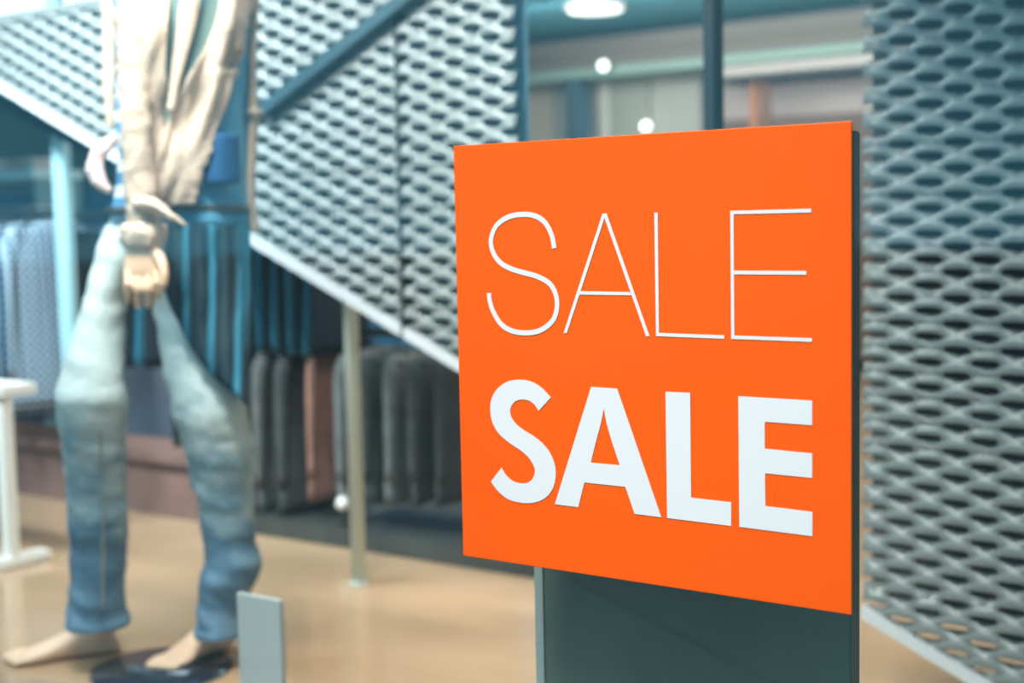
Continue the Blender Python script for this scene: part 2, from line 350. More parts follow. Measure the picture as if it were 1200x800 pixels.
# ------------------------------------------------------------------ perforated metal screen: one big slanted sheet in panels
e0, e1 = at(0, 100, YM), at(1150, 800, YM)          # its slanting lower edge
sl = (e1.z-e0.z)/(e1.x-e0.x)
def edge_z(x): return e0.z+(x-e0.x)*sl
ztop = at(0, 22, YM).z
CP, CV = 0.118, 0.0535                               # cell pitch along and up
def screen(name, xa, xb, label, ztop=ztop, lining=('haze_blue_lining', (.17, .38, .50))):
    zb = min(edge_z(xa), edge_z(xb)); base = Vector(((xa+xb)/2, YM, max(0, zb)))
    root = thing(name, base, label, 'screen panel', 'perforated metal screen panels')
    bm = bmesh.new(); cache = {}
    def V(x, y, z):
        k = (round(x, 4), round(y, 4), round(z, 4))
        if k not in cache: cache[k] = bm.verts.new((x, y, z))
        return cache[k]
    r0 = int(max(0, zb)/(CV/2))-1; r1 = int(ztop/(CV/2))+1
    for r in range(r0, r1):
        zc = r*CV/2
        for c in range(int(xa/CP)-2, int(xb/CP)+2):
            xc = (c+.5*(r % 2))*CP
            if xc < xa-CP or xc > xb+CP or zc < edge_z(xc)-CV*1.5-CP: continue
            out, mid, inn = [], [], []
            for k in range(8):
                a = k*PI/4; ca, sa = math.cos(a), math.sin(a)
                if k % 2 == 0: ox, oz = ca*CP/2, sa*CV/2
                else: ox, oz = (CP/4)*(1 if ca > 0 else -1), (CV/4)*(1 if sa > 0 else -1)
                out.append(V(xc+ox, YM, zc+oz))
                hx, hz = ca*CP*.255, sa*CV*.165
                if k % 2: hx *= 1.1; hz *= 1.1
                inn.append(V(xc+hx, YM-.0125*sa-(.0 if sa >= 0 else -.003), zc+hz-.004))
            for k in range(8):
                try: bm.faces.new((out[k], out[(k+1) % 8], inn[(k+1) % 8], inn[k]))
                except ValueError: pass
    def cut(pt, no):
        bmesh.ops.bisect_plane(bm, geom=bm.verts[:]+bm.edges[:]+bm.faces[:], plane_co=pt, plane_no=no, clear_outer=True)
    cut((xa, YM, 0), (-1, 0, 0)); cut((xb, YM, 0), (1, 0, 0)); cut((0, YM, ztop), (0, 0, 1)); cut((0, YM, .01), (0, 0, -1))
    cut((e0.x, YM, e0.z), (sl, 0, -1))
    build('perforated_sheet', bm, M_STEEL, root, base, True, [solid(.002)])
    # lining sheet added behind the perforations, haze and shade put into its colour
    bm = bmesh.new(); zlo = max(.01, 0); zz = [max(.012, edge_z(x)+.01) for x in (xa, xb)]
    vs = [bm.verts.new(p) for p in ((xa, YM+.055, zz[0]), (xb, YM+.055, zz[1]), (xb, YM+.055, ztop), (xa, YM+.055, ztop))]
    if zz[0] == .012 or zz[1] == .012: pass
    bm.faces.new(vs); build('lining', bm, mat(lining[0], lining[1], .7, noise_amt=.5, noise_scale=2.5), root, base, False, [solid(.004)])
    # folded rim along the slanting edge
    x0 = xa; x1 = min(xb, e0.x+(0.012-e0.z)/sl)
    if x1 > x0:
        bm = bmesh.new(); t = .028; fr = []
        for x in (x0, x1):
            z = edge_z(x); fr.append([bm.verts.new(p) for p in ((x, YM-.012, z-t*.5), (x, YM-.012, z+t*.5), (x, YM+.02, z+t*.5), (x, YM+.02, z-t*.5))])
        for k in range(4): bm.faces.new((fr[0][k], fr[0][(k+1) % 4], fr[1][(k+1) % 4], fr[1][k]))
        bm.faces.new(fr[0]); bm.faces.new(fr[1][::-1]); build('rim', bm, M_RIM, root, base, False)
    build('top_rail', B(xa, xb, YM-.01, YM+.02, ztop-.012, ztop+.012), M_STEEL, root, base, False)
    return root
xs1 = at(466, 100, YM).x; xs2 = at(604, 100, YM).x; xs3 = at(1012, 300, YM).x
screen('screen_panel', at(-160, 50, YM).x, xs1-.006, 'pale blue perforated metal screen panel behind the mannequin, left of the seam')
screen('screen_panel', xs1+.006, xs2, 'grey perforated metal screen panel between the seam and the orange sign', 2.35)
screen('screen_panel', xs3, xs3+1.5, 'dark perforated metal screen panel right of the orange sign', 2.3, ('shade_dark_lining', (.035, .05, .048)))
bm = bmesh.new(); p0, p1 = at(300, 132, YM-.04), at(520, -42, YM-.04)
dv = (p1-p0).normalized(); nv = Vector((-dv.z, 0, dv.x))*.017
vv = [[bm.verts.new(p+s*nv+Vector((0, yy, 0))) for s, yy in ((-1, 0), (1, 0), (1, .025), (-1, .025))] for p in (p0, p1)]
for k in range(4): bm.faces.new((vv[0][k], vv[0][(k+1) % 4], vv[1][(k+1) % 4], vv[1][k]))
bm.faces.new(vv[0]); bm.faces.new(vv[1][::-1])
tag(build('diagonal_brace', bm, M_BAR, smooth=False), 'dark blue diagonal bar crossing the perforated screen right of the mannequin', 'bar')
tag(build('seam_post', B(xs1-.006, xs1+.006, YM-.004, YM+.04, edge_z(xs1), 2.5), M_BLACK, smooth=False), 'narrow upright post at the seam of the perforated screen', 'post')
xm0, xm1 = at(824, 80, YM).x, at(836, 80, YM).x
tag(build('black_mullion', B(xm0, xm1, YM, YM+.05, 0, 2.5), M_BLACK, smooth=False), 'black upright post above the orange sign', 'post')

# ------------------------------------------------------------------ dark stone panel under the sign
YP = .16
xa, xb = at(638, 760, YP).x, at(1008, 760, YP+.03).x; zt = at(1006, 152, YP).z
pan = thing('stone_plinth', ((xa+xb)/2, YP+.05, 0), 'dark green polished stone plinth standing behind the orange sign', 'plinth')
po = pan.location.copy()
build('stone_slab', B(xa, xb, YP, YP+.03, 0, zt, bev=.002), M_PANEL, pan, po, False)
build('edge_trim', B(xa-.014, xa, YP-.002, YP+.032, 0, zt), M_TRIM, pan, po, False, label='pale metal trim along the left edge')

# ------------------------------------------------------------------ back of the shop seen over the sign
def rect(name, ma, x0, y0, x1, y1, yy=YB, th=.12, parent=None, origin=None, label=None, bev=0):
    """box whose front face spans pixels, edges level with the world"""
    a, b = at(x0, (y0+y1)/2, yy-th), at(x1, (y0+y1)/2, yy-th); xm = (x0+x1)/2
    z0, z1 = at(xm, y1, yy-th).z, at(xm, y0, yy-th).z
    return build(name, B(a.x, b.x, yy-th, yy-.002, z0, z1, bev=bev), ma, parent, origin, False, label=label)
fas = rect('fascia', mat('brown_grey_fascia', (.20, .175, .15), .6), 560, 33, 1300, 57, YB, .45); tag(fas, 'brown grey fascia board running across the back wall above the sign', 'fascia')
stp = rect('light_trough', mat('pale_green_strip', (.28, .42, .37), .5), 560, 57, 1300, 68, YB, .5); tag(stp, 'pale green light strip below the fascia at the back', 'shelf')  # lit strip, its glow put into a plain pale colour
sb = rect('steel_band', mat('brushed_band', (.34, .31, .29), .35, .3), 842, 68, 1060, 80, YB, .42); tag(sb, 'shiny steel band on the back wall right of the black post', 'panel')
rb = at(925, 84, YB-.55); rr = thing('hanging_rail', (rb.x, YB-.5, rb.z-.03), 'black rail with small hooks on the back wall right of the black post', 'rail')
ra, rc = at(836, 87, YB-.5), at(1060, 78, YB-.5)
build('rail_bar', B(ra.x, rc.x, YB-.52, YB-.48, rb.z-.016, rb.z+.014), M_BLACK, rr, rr.location, False)
bm = B(-.008, .008, -.008, .008, -.045, 0); hm = bpy.data.meshes.new('hook'); bm.to_mesh(hm); bm.free(); hm.materials.append(M_BLACK)
for i in range(16):
    o = bpy.data.objects.new('hook', hm); S.collection.objects.link(o); o.parent = rr; o.location = (ra.x+.05+i*.085-rr.location.x, 0, .017)
for k, s_ in enumerate((0, 1)):
    build('bracket', B((ra.x+.02, rc.x-.05)[s_]-.01, (ra.x+.02, rc.x-.05)[s_]+.01, YB-.48, YB-.002, rb.z-.01, rb.z+.01), M_BLACK, rr, rr.location, False)
cols = [(610, 650, (.52, .46, .38), 'beige'), (652, 700, (.34, .38, .36), 'grey green'), (703, 716, (.75, .75, .70), 'narrow white'), (718, 762, (.40, .42, .36), 'light olive'), (764, 822, (.46, .46, .42), 'pale grey')]
for x0, x1, c, nm in cols:
    tag(rect('wall_panel', mat('panel_'+nm.replace(' ', '_'), c, .55), x0, 74, x1, 420, YB, .1), nm+' upright panel on the back wall left of the black post', 'wall panel', 'panels on the back wall')
tag(rect('wall_panel', mat('panel_pink', (.46, .38, .36), .5), 840, 96, 1060, 420, YB, .12), 'wide pinkish grey panel on the back wall right of the black post', 'wall panel', 'panels on the back wall')
tag(rect('low_cabinet', mat('dark_brown_wood', (.12, .07, .05), .5), 840, 134, 1060, 420, YB-.13, .37), 'dark brown cabinet at the back just above the sign', 'cabinet')
# ceiling lamps
def disc_lamp(px, py, r, label, cat='ceiling light'):
    p = atf(px, py, 2.5); t = thing('ceiling_light', (p.x, p.y, 2.47), label, cat)
    b2 = bmesh.new(); bmesh.ops.create_cone(b2, cap_ends=True, segments=32, radius1=r, radius2=r*1.05, depth=.03)
    bmesh.ops.translate(b2, verts=b2.verts, vec=(0, 0, .015)); build('lamp_housing', b2, M_WHITE, t)
    b2 = bmesh.new(); bmesh.ops.create_cone(b2, cap_ends=True, segments=32, radius1=r*.88, radius2=r*.88, depth=.012)
    bmesh.ops.translate(b2, verts=b2.verts, vec=(0, 0, -.002)); build('diffuser', b2, mat('lit_diffuser', (1, 1, 1), .5, emis=((1, .98, .94), 2.6)), t)
disc_lamp(698, 6, .20, 'round lit ceiling light at the top above the orange sign')
p = atf(20, 2, 2.5)
t = thing('ceiling_light', (p.x, p.y, 2.46), 'large white lit ceiling panel over the screen at top left', 'ceiling light')
build('lamp_housing', B(-1.3, 1.3, -.75, .75, 0, .04), M_WHITE, t, None, False)
build('diffuser', B(-1.25, 1.25, -.7, .7, -.008, 0), mat('lit_panel', (1, 1, 1), .5, emis=((.95, 1, .98), 1.6)), t, None, False)
def wall_lamp(px, py, r, label, out=.2):
    p = at(px, py, YB-out); t = thing('wall_lamp', p, label, 'lamp')
    b2 = bmesh.new(); bmesh.ops.create_uvsphere(b2, u_segments=16, v_segments=10, radius=r); build('bulb', b2, mat('lit_bulb', (1, 1, 1), .5, emis=((1, 1, .95), 3.5)), t)
    b2 = bmesh.new(); tube(b2, [(0, 0, 0, .012), (0, out-.11, 0, .012)]); build('arm', b2, M_BLACK, t)
wall_lamp(707, 77, .035, 'small lit wall lamp on the back wall above the left part of the sign', .62)
wall_lamp(757, 148, .035, 'small lit wall lamp low on the back wall, touching the sign edge')

# ------------------------------------------------------------------ clothes
def garment(name, x, y, ztop, h, w, t, ma, label, cat, group=None, kind='shirt', seed=0, hanger=True, rz=0):
    """hangs across the rail: width w along y, thickness t along x"""
    root = thing(name, (x, y, ztop-h), label, cat, group, rz)
    bm = bmesh.new(); secs = []; N = 14
    for i in range(N+1):
        v = i/N; z = h*(1-v)
        if kind == 'shirt': ww = w/2*(.30+.70*min(1, v/.10)**.6) if v < .10 else w/2*(1+.08*v)
        else: ww = w/2*(.92+.1*v)
        tt = t/2*(.55+.45*min(1, v/.25)); secs.append((Vector((0, 0, z)), Vector((tt, 0, 0)), Vector((0, ww, 0))))
    def fn(p, a, v):
        k = 1+.28*v*math.sin(5*a+seed)+.12*math.sin(9*a+2*seed+3*v)
        n_ = noise.noise(Vector((p.x*7+seed*3.1, p.y*7, p.z*2.5)))*.014
        return Vector((p.x*k+n_, p.y+n_*.6, p.z+(.012*math.sin(3*a+seed) if v > .95 else 0)))
    loft(bm, secs, 28, fn=fn); build('body', bm, ma, root)
    if kind == 'shirt':
        for s in (-1, 1):
            bm = bmesh.new(); r = t*.34
            tube(bm, interp([(0, s*w*.30, h*.965, r*.7), (0, s*w*.42, h*.90, r*1.2), (.008, s*w*.49, h*.6, r), (.004, s*w*.50, h*.16, r*.75)], 4), 12, .8); build('sleeve', bm, ma, root)
    else:
        bm = bmesh.new(); box(bm, -t*.3, t*.3, -w*.46, w*.46, h*.955, h*1.005); build('waistband', bm, ma, root)
    if hanger:
        bm = bmesh.new(); tube(bm, [(0, -w*.3, h*.98, .004), (0, 0, h*1.01, .004), (0, w*.3, h*.98, .004)], 6)
        tube(bm, interp([(0, 0, h, .003), (0, 0, h+.025, .003), (0, .012, h+.04, .003), (0, -.002, h+.052, .003), (0, -.014, h+.042, .003)], 3), 6)
        build('hanger', bm, M_HOOK, root)
    return root
zr1 = at(290, 247, YR).z; zr2 = at(350, 404, YR).z+.05; zr3 = zr2-.05
def rack(xa, xb, y, zs, label, posts):
    c = thing('garment_rack', ((xa+xb)/2, y, 0), label, 'clothes rack'); o = c.location
    for z in zs:
        bm = bmesh.new(); tube(bm, [(xa, y, z, .014), (xb, y, z, .014)], 12); build('rail', bm, M_BLACK, c, o)
    for x in posts: build('upright', B(x-.015, x+.015, y-.015, y+.015, 0, max(zs)+.015), M_BLACK, c, o, False)
    return c
xR0, xR1 = at(-260, 400, YR).x, at(640, 400, YR).x
rack(xR0, xR1, YR, [zr1], 'long black clothes rail carrying dark trousers behind the mannequin', [xR0, at(205, 400, YR).x, xR1])
rack(at(285, 400, YR+.06).x, xR1, YR+.06, [zr2], 'lower black clothes rail under the dark trousers, right of the jeans', [at(287, 400, YR+.06).x, xR1-.05])
cd = [mat('trousers_teal', (.03, .21, .31), .85), mat('trousers_navy', (.006, .018, .03), .85), mat('trousers_blue', (.04, .28, .42), .85), mat('trousers_black', (.008, .014, .02), .85)]
ordn = ['first', 'second', 'third', 'fourth', 'fifth', 'sixth', 'seventh', 'eighth', 'ninth', 'tenth', 'eleventh', 'twelfth']
i = 0; px = 296
for i in range(12):
    x = at(299+i*9, 330, YR).x
    garment('trousers', x, YR, zr1-.055, zr1-.055-at(350, 404, YR).z+.01, .30, .018, cd[3] if i in (0, 1) else cd[(0, 1, 2, 1)[i % 4]], 'dark trousers on the upper rail, %s to the right of the jeans' % ordn[i], 'trousers', 'dark trousers on the upper rail', 'trousers', i)
for i in range(4):
    x = at(84+i*13, 330, YR).x
    garment('trousers', x, YR, zr1-.055, .50, .30, .04, cd[(1, 0, 1, 3)[i]], 'navy trousers on the rail between the checked shirts and the jeans, %s from the left' % ordn[i], 'trousers', 'navy trousers left of the jeans', 'trousers', i+20)
for i in range(6):
    x = at(150+i*11.5, 400, YR).x
    garment('trousers', x, YR, zr1-.055, .50, .30, .04, cd[(1, 0, 1)[i % 3]], 'dark blue trousers on the rail seen between the two jeans legs, %s from the left' % ordn[i], 'trousers', 'trousers seen between the jeans legs', 'trousers', i+30)
# lower tier, dark grey coats with one pink among them
low = [(300, (.04, .045, .045), 'black'), (322, (.15, .14, .13), 'grey'), (345, (.10, .10, .095), 'charcoal'), (371, (.05, .052, .052), 'dark grey'), (398, (.32, .15, .11), 'pinkish red'), (440, (.15, .155, .15), 'mid grey'), (468, (.05, .06, .06), 'blackish'), (497, (.14, .15, .145), 'ash grey'), (524, (.06, .065, .065), 'slate'), (556, (.05, .05, .05), 'soot black')]
for i, (px, c, nm) in enumerate(low):
    x = at(px, 480, YR+.06).x; zb = at(px, 604 if i < 4 else 592, YR-.1).z
    zt_ = zr2-.055
    garment('jacket', x, YR+.06, zt_, zt_-max(zb, .07), .36 if nm != 'pinkish red' else .30, .085 if nm != 'pinkish red' else .06, mat('cloth_'+nm.replace(' ', '_'), c, .9, noise_amt=.2, noise_scale=12), nm+' jacket on the lower rail, %s from the left' % ordn[i], 'jacket', 'jackets on the lower rail', 'shirt', i+7)
# checked shirts and what hangs under them
for i, px in enumerate((-14, 12, 36, 60)):
    x = at(px, 350, YR-.15).x
    garment('checked_shirt', x, YR-.15, zr1-.02, zr1-.02-at(px, 474, YR-.15).z, .40, .085, M_CHECK, 'pale blue checked shirt at the left edge, %s from the left on its rail' % ordn[i], 'shirt', 'checked shirts at the left edge', 'shirt', i+50)
x0, x1 = at(-40, 300, YR-.15).x, at(76, 300, YR-.15).x
rack(x0, x1, YR-.15, [zr1+.03], 'short rail holding the checked shirts at the left edge', [x0, x1])
for i, px in enumerate((30, 58)):
    x = at(px, 480, YR+.25).x
    garment('folded_trousers', x, YR+.25, .50, .24, .3, .09, mat('grey_blue_cloth', (.14, .20, .26), .9), 'grey blue trousers hanging under the checked shirts, %s from the left' % ordn[i], 'trousers', 'grey blue trousers below the checked shirts', 'trousers', i+60, hanger=False)
x0, x1 = at(0, 480, YR+.25).x, at(90, 480, YR+.25).x
rack(x0, x1, YR+.25, [.515], 'low rail below the checked shirts', [x0, x1])
x = at(172, 470, YR+.3).x
x0, x1 = at(130, 480, YR+.3).x, at(225, 480, YR+.3).x
rack(x0, x1, YR+.3, [.60], 'low rail seen between the two jeans legs', [x0, x1])
for i, px in enumerate((158, 182)):
    garment('jumper', at(px, 470, YR+.3).x, YR+.3, .585, .585-at(px, 527, YR+.3).z, .34, .10, mat('dusty_blue_knit', (.15, .22, .33), .9, noise_amt=.1), 'dusty blue jumper between the jeans legs, %s from the left' % ordn[i], 'jumper', 'dusty blue jumpers', 'shirt', i+70, hanger=False)
# things hanging at the back of the shop, seen over the sign
q = at(677, 84, YB-.35); garment('long_coat', q.x, YB-.35, q.z, .62, .10, .17, mat('slate_blue_wool', (.06, .12, .16), .9), 'long slate blue coat hanging at the back above the left part of the sign', 'coat', None, 'shirt', 3)
for i, (px, c, nm) in enumerate(((884, (.42, .17, .07), 'rust orange'), (897, (.20, .10, .06), 'dark brown'))):
    q = at(px, 95, YB-.5); garment('hanging_strap', q.x, YB-.5, rb.z-.05, .34, .05, .06, mat('leather_'+nm.replace(' ', '_'), c, .6), nm+' strap hanging from the hooked rail at the back', 'strap', 'straps on the hooked rail', 'trousers', i)
# reddish low bench, dark platform
a, b = at(-120, 560, 1.9), at(262, 560, 1.9); zt_ = at(180, 528, 1.9).z
bn = thing('low_bench', ((a.x+b.x)/2, 1.95, 0), 'long low reddish brown bench behind the jeans', 'bench'); o = bn.location
build('bench_top', B(a.x, b.x, 1.87, 2.13, zt_-.035, zt_), M_RED, bn, o, False)
build('bench_side', B(a.x+.02, b.x-.02, 1.9, 2.1, .0, zt_-.035), M_RED, bn, o, False)
a, b = at(288, 640, YR-.16), at(660, 640, YR-.16)
pf = build('shade_platform', B(a.x, b.x, YR-.16, YR+.5, 0, .065, bev=.004), M_DARKB, smooth=False); tag(pf, 'low dark platform standing for the shade under the grey jackets', 'platform')  # dark slab added for the shadow below the jackets
# dividing wall behind the racks
zw = 1.75
dw = build('display_wall', B(at(-300, 300, 3.5).x, at(640, 300, 3.5).x, 3.5, 3.6, 0, 1.28), mat('deep_blue_panel', (.035, .14, .25), .5, noise_amt=.2, noise_scale=1.2), smooth=False); tag(dw, 'deep blue display wall behind the clothes rails', 'display wall')
# shelf with small goods at the far left
a, b = at(-60, 212, 3.3), at(66, 212, 3.3); z = a.z
sh = thing('wall_shelf', ((a.x+b.x)/2, 3.3, 0), 'light blue shelf at the left edge above the checked shirts', 'shelf'); o = sh.location
build('shelf_board', B(a.x, b.x, 3.15, 3.48, z-.02, z+.025), mat('light_blue_shelf', (.6, .85, .9), .4), sh, o, False)
for x in (a.x+.03, b.x-.03): build('shelf_side', B(x-.015, x+.015, 3.18, 3.47, 0, z-.02), M_TEALP, sh, o, False)
for i, (px, c, nm) in enumerate(((14, (.7, .62, .58), 'cream'), (38, (.62, .42, .42), 'dusty pink'), (55, (.74, .70, .66), 'white'))):
    q = at(px, 205, 3.3); t = thing('folded_garment', (q.x, 3.3, z+.025), nm+' folded garment on the light blue shelf', 'garment', 'folded garments on the shelf')
    for k in range(2):
        bm = B(-.09+.01*k, .09-.008*k, -.12, .11, k*.032, k*.032+.03, bev=.012); build('fold', bm, mat('fold_'+nm, c, .9), t)
# posts
q0, q1 = at(66, 300, YR-.42).x, at(80, 300, YR-.42).x
tag(build('teal_column', B(q0, q1, YR-.42, YR-.39, 0, 2.5), mat('pale_teal_metal', (.30, .50, .55), .5), smooth=False), 'teal grey upright column beside the checked shirts', 'column')
pb = atf(421, 684); bm = bmesh.new(); tube(bm, [(pb.x, pb.y, 0, .022), (pb.x, pb.y, 2.5, .022)], 20)
tp = thing('round_post', (pb.x, pb.y, 0), 'pale green round post standing on the floor below the screen', 'post'); build('shaft', bm, M_POST, tp, pb)
bm = bmesh.new(); tube(bm, [(pb.x, pb.y, 0, .028), (pb.x, pb.y, .008, .028)], 20); build('foot_plate', bm, M_POST, tp, pb)
kb = at(402, 590, YR-.13); bm = bmesh.new(); bmesh.ops.create_uvsphere(bm, u_segments=20, v_segments=12, radius=.024)
kt = thing('white_knob_stand', (kb.x, kb.y, .065), 'small white ball on a thin stem beside the pale green post', 'finial'); bmesh.ops.translate(bm, verts=bm.verts, vec=(0, 0, kb.z-.065)); build('ball', bm, M_WHITE, kt)
bm = bmesh.new(); tube(bm, [(0, 0, 0, .007), (0, 0, kb.z-.085, .007)], 8); build('stem', bm, M_BLACK, kt)

# ------------------------------------------------------------------ white table at the left edge
fb = atf(14, 664); xx = fb.x; yy = fb.y; ht = at(14, 452, yy).z
tb = thing('narrow_stand', (xx-.3, yy+.04, 0), 'narrow white stand with slim legs at the left edge', 'stand'); o = tb.location
build('table_top', B(xx-.66, xx+.035, yy-.03, yy+.10, ht-.035, ht, bev=.004), M_WHITE, tb, o, False)
for (x, y) in ((xx, yy), (xx-.62, yy), (xx-.31, yy+.07)):
    lg = build('leg', B(x-.02, x+.02, y-.018, y+.018, .03, ht-.035), M_WHITE, tb, o, False)
for x in (xx, xx-.62): build('foot_bar', B(x-.03, x+.03, yy-.06, yy+.13, 0, .035, bev=.006), M_WHITE, tb, o, False)

# ------------------------------------------------------------------ light grey stand near the glass
YG = .42; xa, xb = at(279, 760, YG).x, at(335, 760, YG+.012).x; zg = at(307, 700, YG).z
gs = thing('display_stand', ((xa+xb)/2, YG+.02, 0), 'light grey upright stand close to the glass beside the right foot', 'stand')
build('board', B(xa, xb, YG, YG+.012, .012, zg, bev=.002), M_GREYP, gs, gs.location, False)
build('base', B(xa-.03, xb+.03, YG-.06, YG+.1, 0, .012), M_GREYP, gs, gs.location, False)

# ------------------------------------------------------------------ mannequin
ZM = 3.38
RH = Vector((RT.x, RT.y, 0)).normalized(); FH = Vector((FW.x, FW.y, 0)).normalized()
PXM = ZM/FPX
def P(px, py, d=0): return atd(px, py, ZM+d)
base = atf(180, 776); base.z = 0
man = thing('mannequin', base, 'barefoot shop mannequin in beige jacket, striped top and faded blue jeans', 'mannequin')
def mbuild(name, bm, ma, mods=(), label=None, parent=man): return build(name, bm, ma, parent, base, True, mods, label)
def sec(px, py, hw, d=0, dr=None):
    dr = dr if dr is not None else hw*.95
    return (P(px, py, d), RH*hw*PXM, FH*dr*PXM)
def limb(bm, rows, n=24, k=5, wr=0):
    def fn(p, a, v):
        if not wr: return p
        d = Vector((RH*math.cos(a)+FH*math.sin(a))); q = p-base
        w_ = noise.noise(Vector((q.x*5, q.y*5, q.z*26+q.x*9)))+.6*noise.noise(Vector((q.x*9+4, q.y*9, q.z*14-q.x*16)))
        return p+d*wr*w_
    loft(bm, [sec(*r) for r in interp(rows, k)], n, fn=fn)
# body under the clothes
bm = bmesh.new()
limb(bm, [(212, -180, 22, 0, 24), (212, -130, 30, 0, 28), (213, -105, 78, 0, 40), (214, -60, 88, 0, 50), (215, 20, 72, .0, 50), (213, 120, 66, .0, 46), (211, 200, 62, .01, 42), (210, 250, 70, .01, 46), (210, 290, 76, .01, 50)])
limb(bm, [(206, -285, 20, -.02, 24), (206, -270, 34, -.01, 38), (206, -225, 38, -.01, 46), (208, -185, 30, -.01, 36), (211, -160, 22, 0, 24)])
tube(bm, [tuple(P(202, -222, -.09))+(.018,), tuple(P(200, -212, -.115))+(.014,), tuple(P(202, -206, -.09))+(.016,)], 10)
mbuild('body', bm, M_SKIN, [remesh(.008, 8)])
bm = bmesh.new()
limb(bm, [(213, -112, 70, 0, 42), (214, -60, 90, 0, 54), (213, 20, 76, -.005, 54), (210, 120, 72, -.005, 50), (208, 200, 70, 0, 48), (209, 250, 78, 0, 52), (210, 275, 80, .0, 53)])
mbuild('striped_top', bm, M_STRIPE, [remesh(.009, 4, .012, .08)], 'blue and white striped top')
# jeans: hips and two legs as one garment
bm = bmesh.new()
limb(bm, [(209, 246, 76, .01, 52), (208, 275, 80, .01, 56), (206, 310, 70, .015, 55), (204, 326, 50, .02, 46)])
limb(bm, [(168, 262, 42, .0, 48), (145, 300, 33, -.02, 44), (126, 345, 24, -.05, 40), (114, 400, 29, -.09, 37), (108, 450, 37, -.12, 39), (107, 478, 39, -.12, 40), (111, 520, 36, -.09, 37), (114, 580, 34, -.05, 35), (116, 650, 32, -.02, 34), (114, 690, 32, -.01, 34), (114, 715, 34, 0, 36), (114, 731, 35.5, 0, 37)], 48, 12, .0065)
limb(bm, [(240, 262, 46, .02, 48), (233, 320, 52, .0, 48), (230, 375, 47, -.03, 45), (236, 430, 43, -.06, 42), (246, 480, 42, -.08, 42), (256, 530, 39, -.06, 40), (265, 590, 33, -.03, 36), (269, 635, 31, -.02, 34), (273, 658, 34, -.02, 36), (268, 677, 35, -.02, 37), (264, 692, 30, -.02, 33), (260, 715, 28, -.02, 32), (257, 741, 27, -.02, 32)], 48, 12, .0065)
jeans = mbuild('jeans', bm, M_DENIM, [remesh(.007, 2, .004, .03)])
for rows, lab in (([(115, 722, 36.5, 0, 38), (115, 727, 37.5, 0, 39), (115, 732, 36.5, 0, 38)], 0), ([(257, 733, 28.5, -.02, 33), (257, 738, 29.5, -.02, 34), (257, 743, 28.5, -.02, 33)], 1)):
    bm = bmesh.new(); limb(bm, rows); build('hem', bm, M_DENIM, jeans, base)
bm = bmesh.new(); tube(bm, [tuple(P(x, y, d))+(.003,) for x, y, d in interp([(118, 500, -.175), (119, 560, -.135), (121, 640, -.10), (120, 715, -.09)], 5)], 6); build('leg_seam', bm, mat('seam_thread', (.30, .32, .30), .9), jeans, base)
# feet
def foot(px_h, py_h, px_t, py_t, ank, side):
    h = atf(px_h, py_h); t = atf(px_t, py_t); L_ = (t-h).length; u = (t-h).normalized(); s = Vector((-u.y, u.x, 0)); bm = bmesh.new(); z = Vector((0, 0, 1)); sc = L_/.25
    prof = [(0, .018, .030), (.04, .028, .058), (.12, .034, .078), (.22, .035, .092), (.34, .035, .084), (.48, .037, .066), (.62, .042, .050), (.74, .046, .038), (.84, .044, .029), (.89, .034, .022)]
    secs = [(h+u*L_*a+z*(hh/2), s*w_, z*(hh/2)) for a, w_, hh in interp(prof, 3)]
    loft(bm, secs, 20)
    for k in range(5):
        off = (-.034+.017*k)*side*-1; ln = (.155, .15, .135, .12, .10)[k]*1.0; r = (.0135, .0095, .009, .0085, .0075)[k]
        s0 = h+u*L_*.80+s*off+z*.014; e = h+u*(L_*(.80)+L_*.2*(ln/.155))+s*off*1.02+z*.009
        tube(bm, [tuple(s0)+(r,), tuple((s0+e)/2+z*.004)+(r,), tuple(e)+(r*.95,), tuple(e+u*r*.8)+(r*.4,)], 10)
    a0 = h+u*L_*.17+z*.05; tube(bm, [tuple(a0)+(.034,), tuple((a0+ank)/2)+(.033,), tuple(ank)+(.036,)], 16)
    mbuild('foot', bm, M_SKIN, [remesh(.0035, 5)])
foot(141, 762, 8, 779, P(118, 715, .0), -1)
foot(268, 758, 187, 787, P(258, 725, -.02), -1)
bm = bmesh.new(); bc = atf(195, 778)
bmesh.ops.create_cone(bm, cap_ends=True, segments=48, radius1=.17, radius2=.167, depth=.006); bmesh.ops.translate(bm, verts=bm.verts, vec=(bc.x-FH.x*.04, bc.y-FH.y*.04, .003))
mbuild('base_plate', bm, M_MIRR)
# cloth sheets in front of the body
def sheet(rows, nx=26, ny=6, fold=.012, fs=1.0, seed=0, jag=0, stripe_folds=None):
    """rows: (py, xl, xr, d_left, d_mid, d_right)"""
    R_ = interp(rows, ny); bm = bmesh.new(); g = []
    for j, (py, xl, xr, dl, dm, dr) in enumerate(R_):
        row = []
        for i in range(nx+1):
            t = i/nx; px = xl+(xr-xl)*t
            if jag: px += jag*t*noise.noise(Vector((j*.6, seed, 0)))
            d = (1-t)*(1-t)*dl+2*t*(1-t)*(2*dm-.5*(dl+dr))+t*t*dr
            q = Vector((px*.02*fs+seed, py*.008*fs, 0)); q2 = Vector((px*.05*fs+py*.02, py*.012*fs-px*.01, seed))
            d += fold*noise.noise(q)*1.6+fold*.9*noise.noise(q2)
            if stripe_folds: d += stripe_folds*math.sin(px*.42+2*noise.noise(Vector((py*.01, seed, 0))))
            row.append(bm.verts.new(P(px, py, d)))
        g.append(row)
    for j in range(len(g)-1):
        for i in range(nx): bm.faces.new((g[j][i], g[j][i+1], g[j+1][i+1], g[j+1][i]))
    return bm
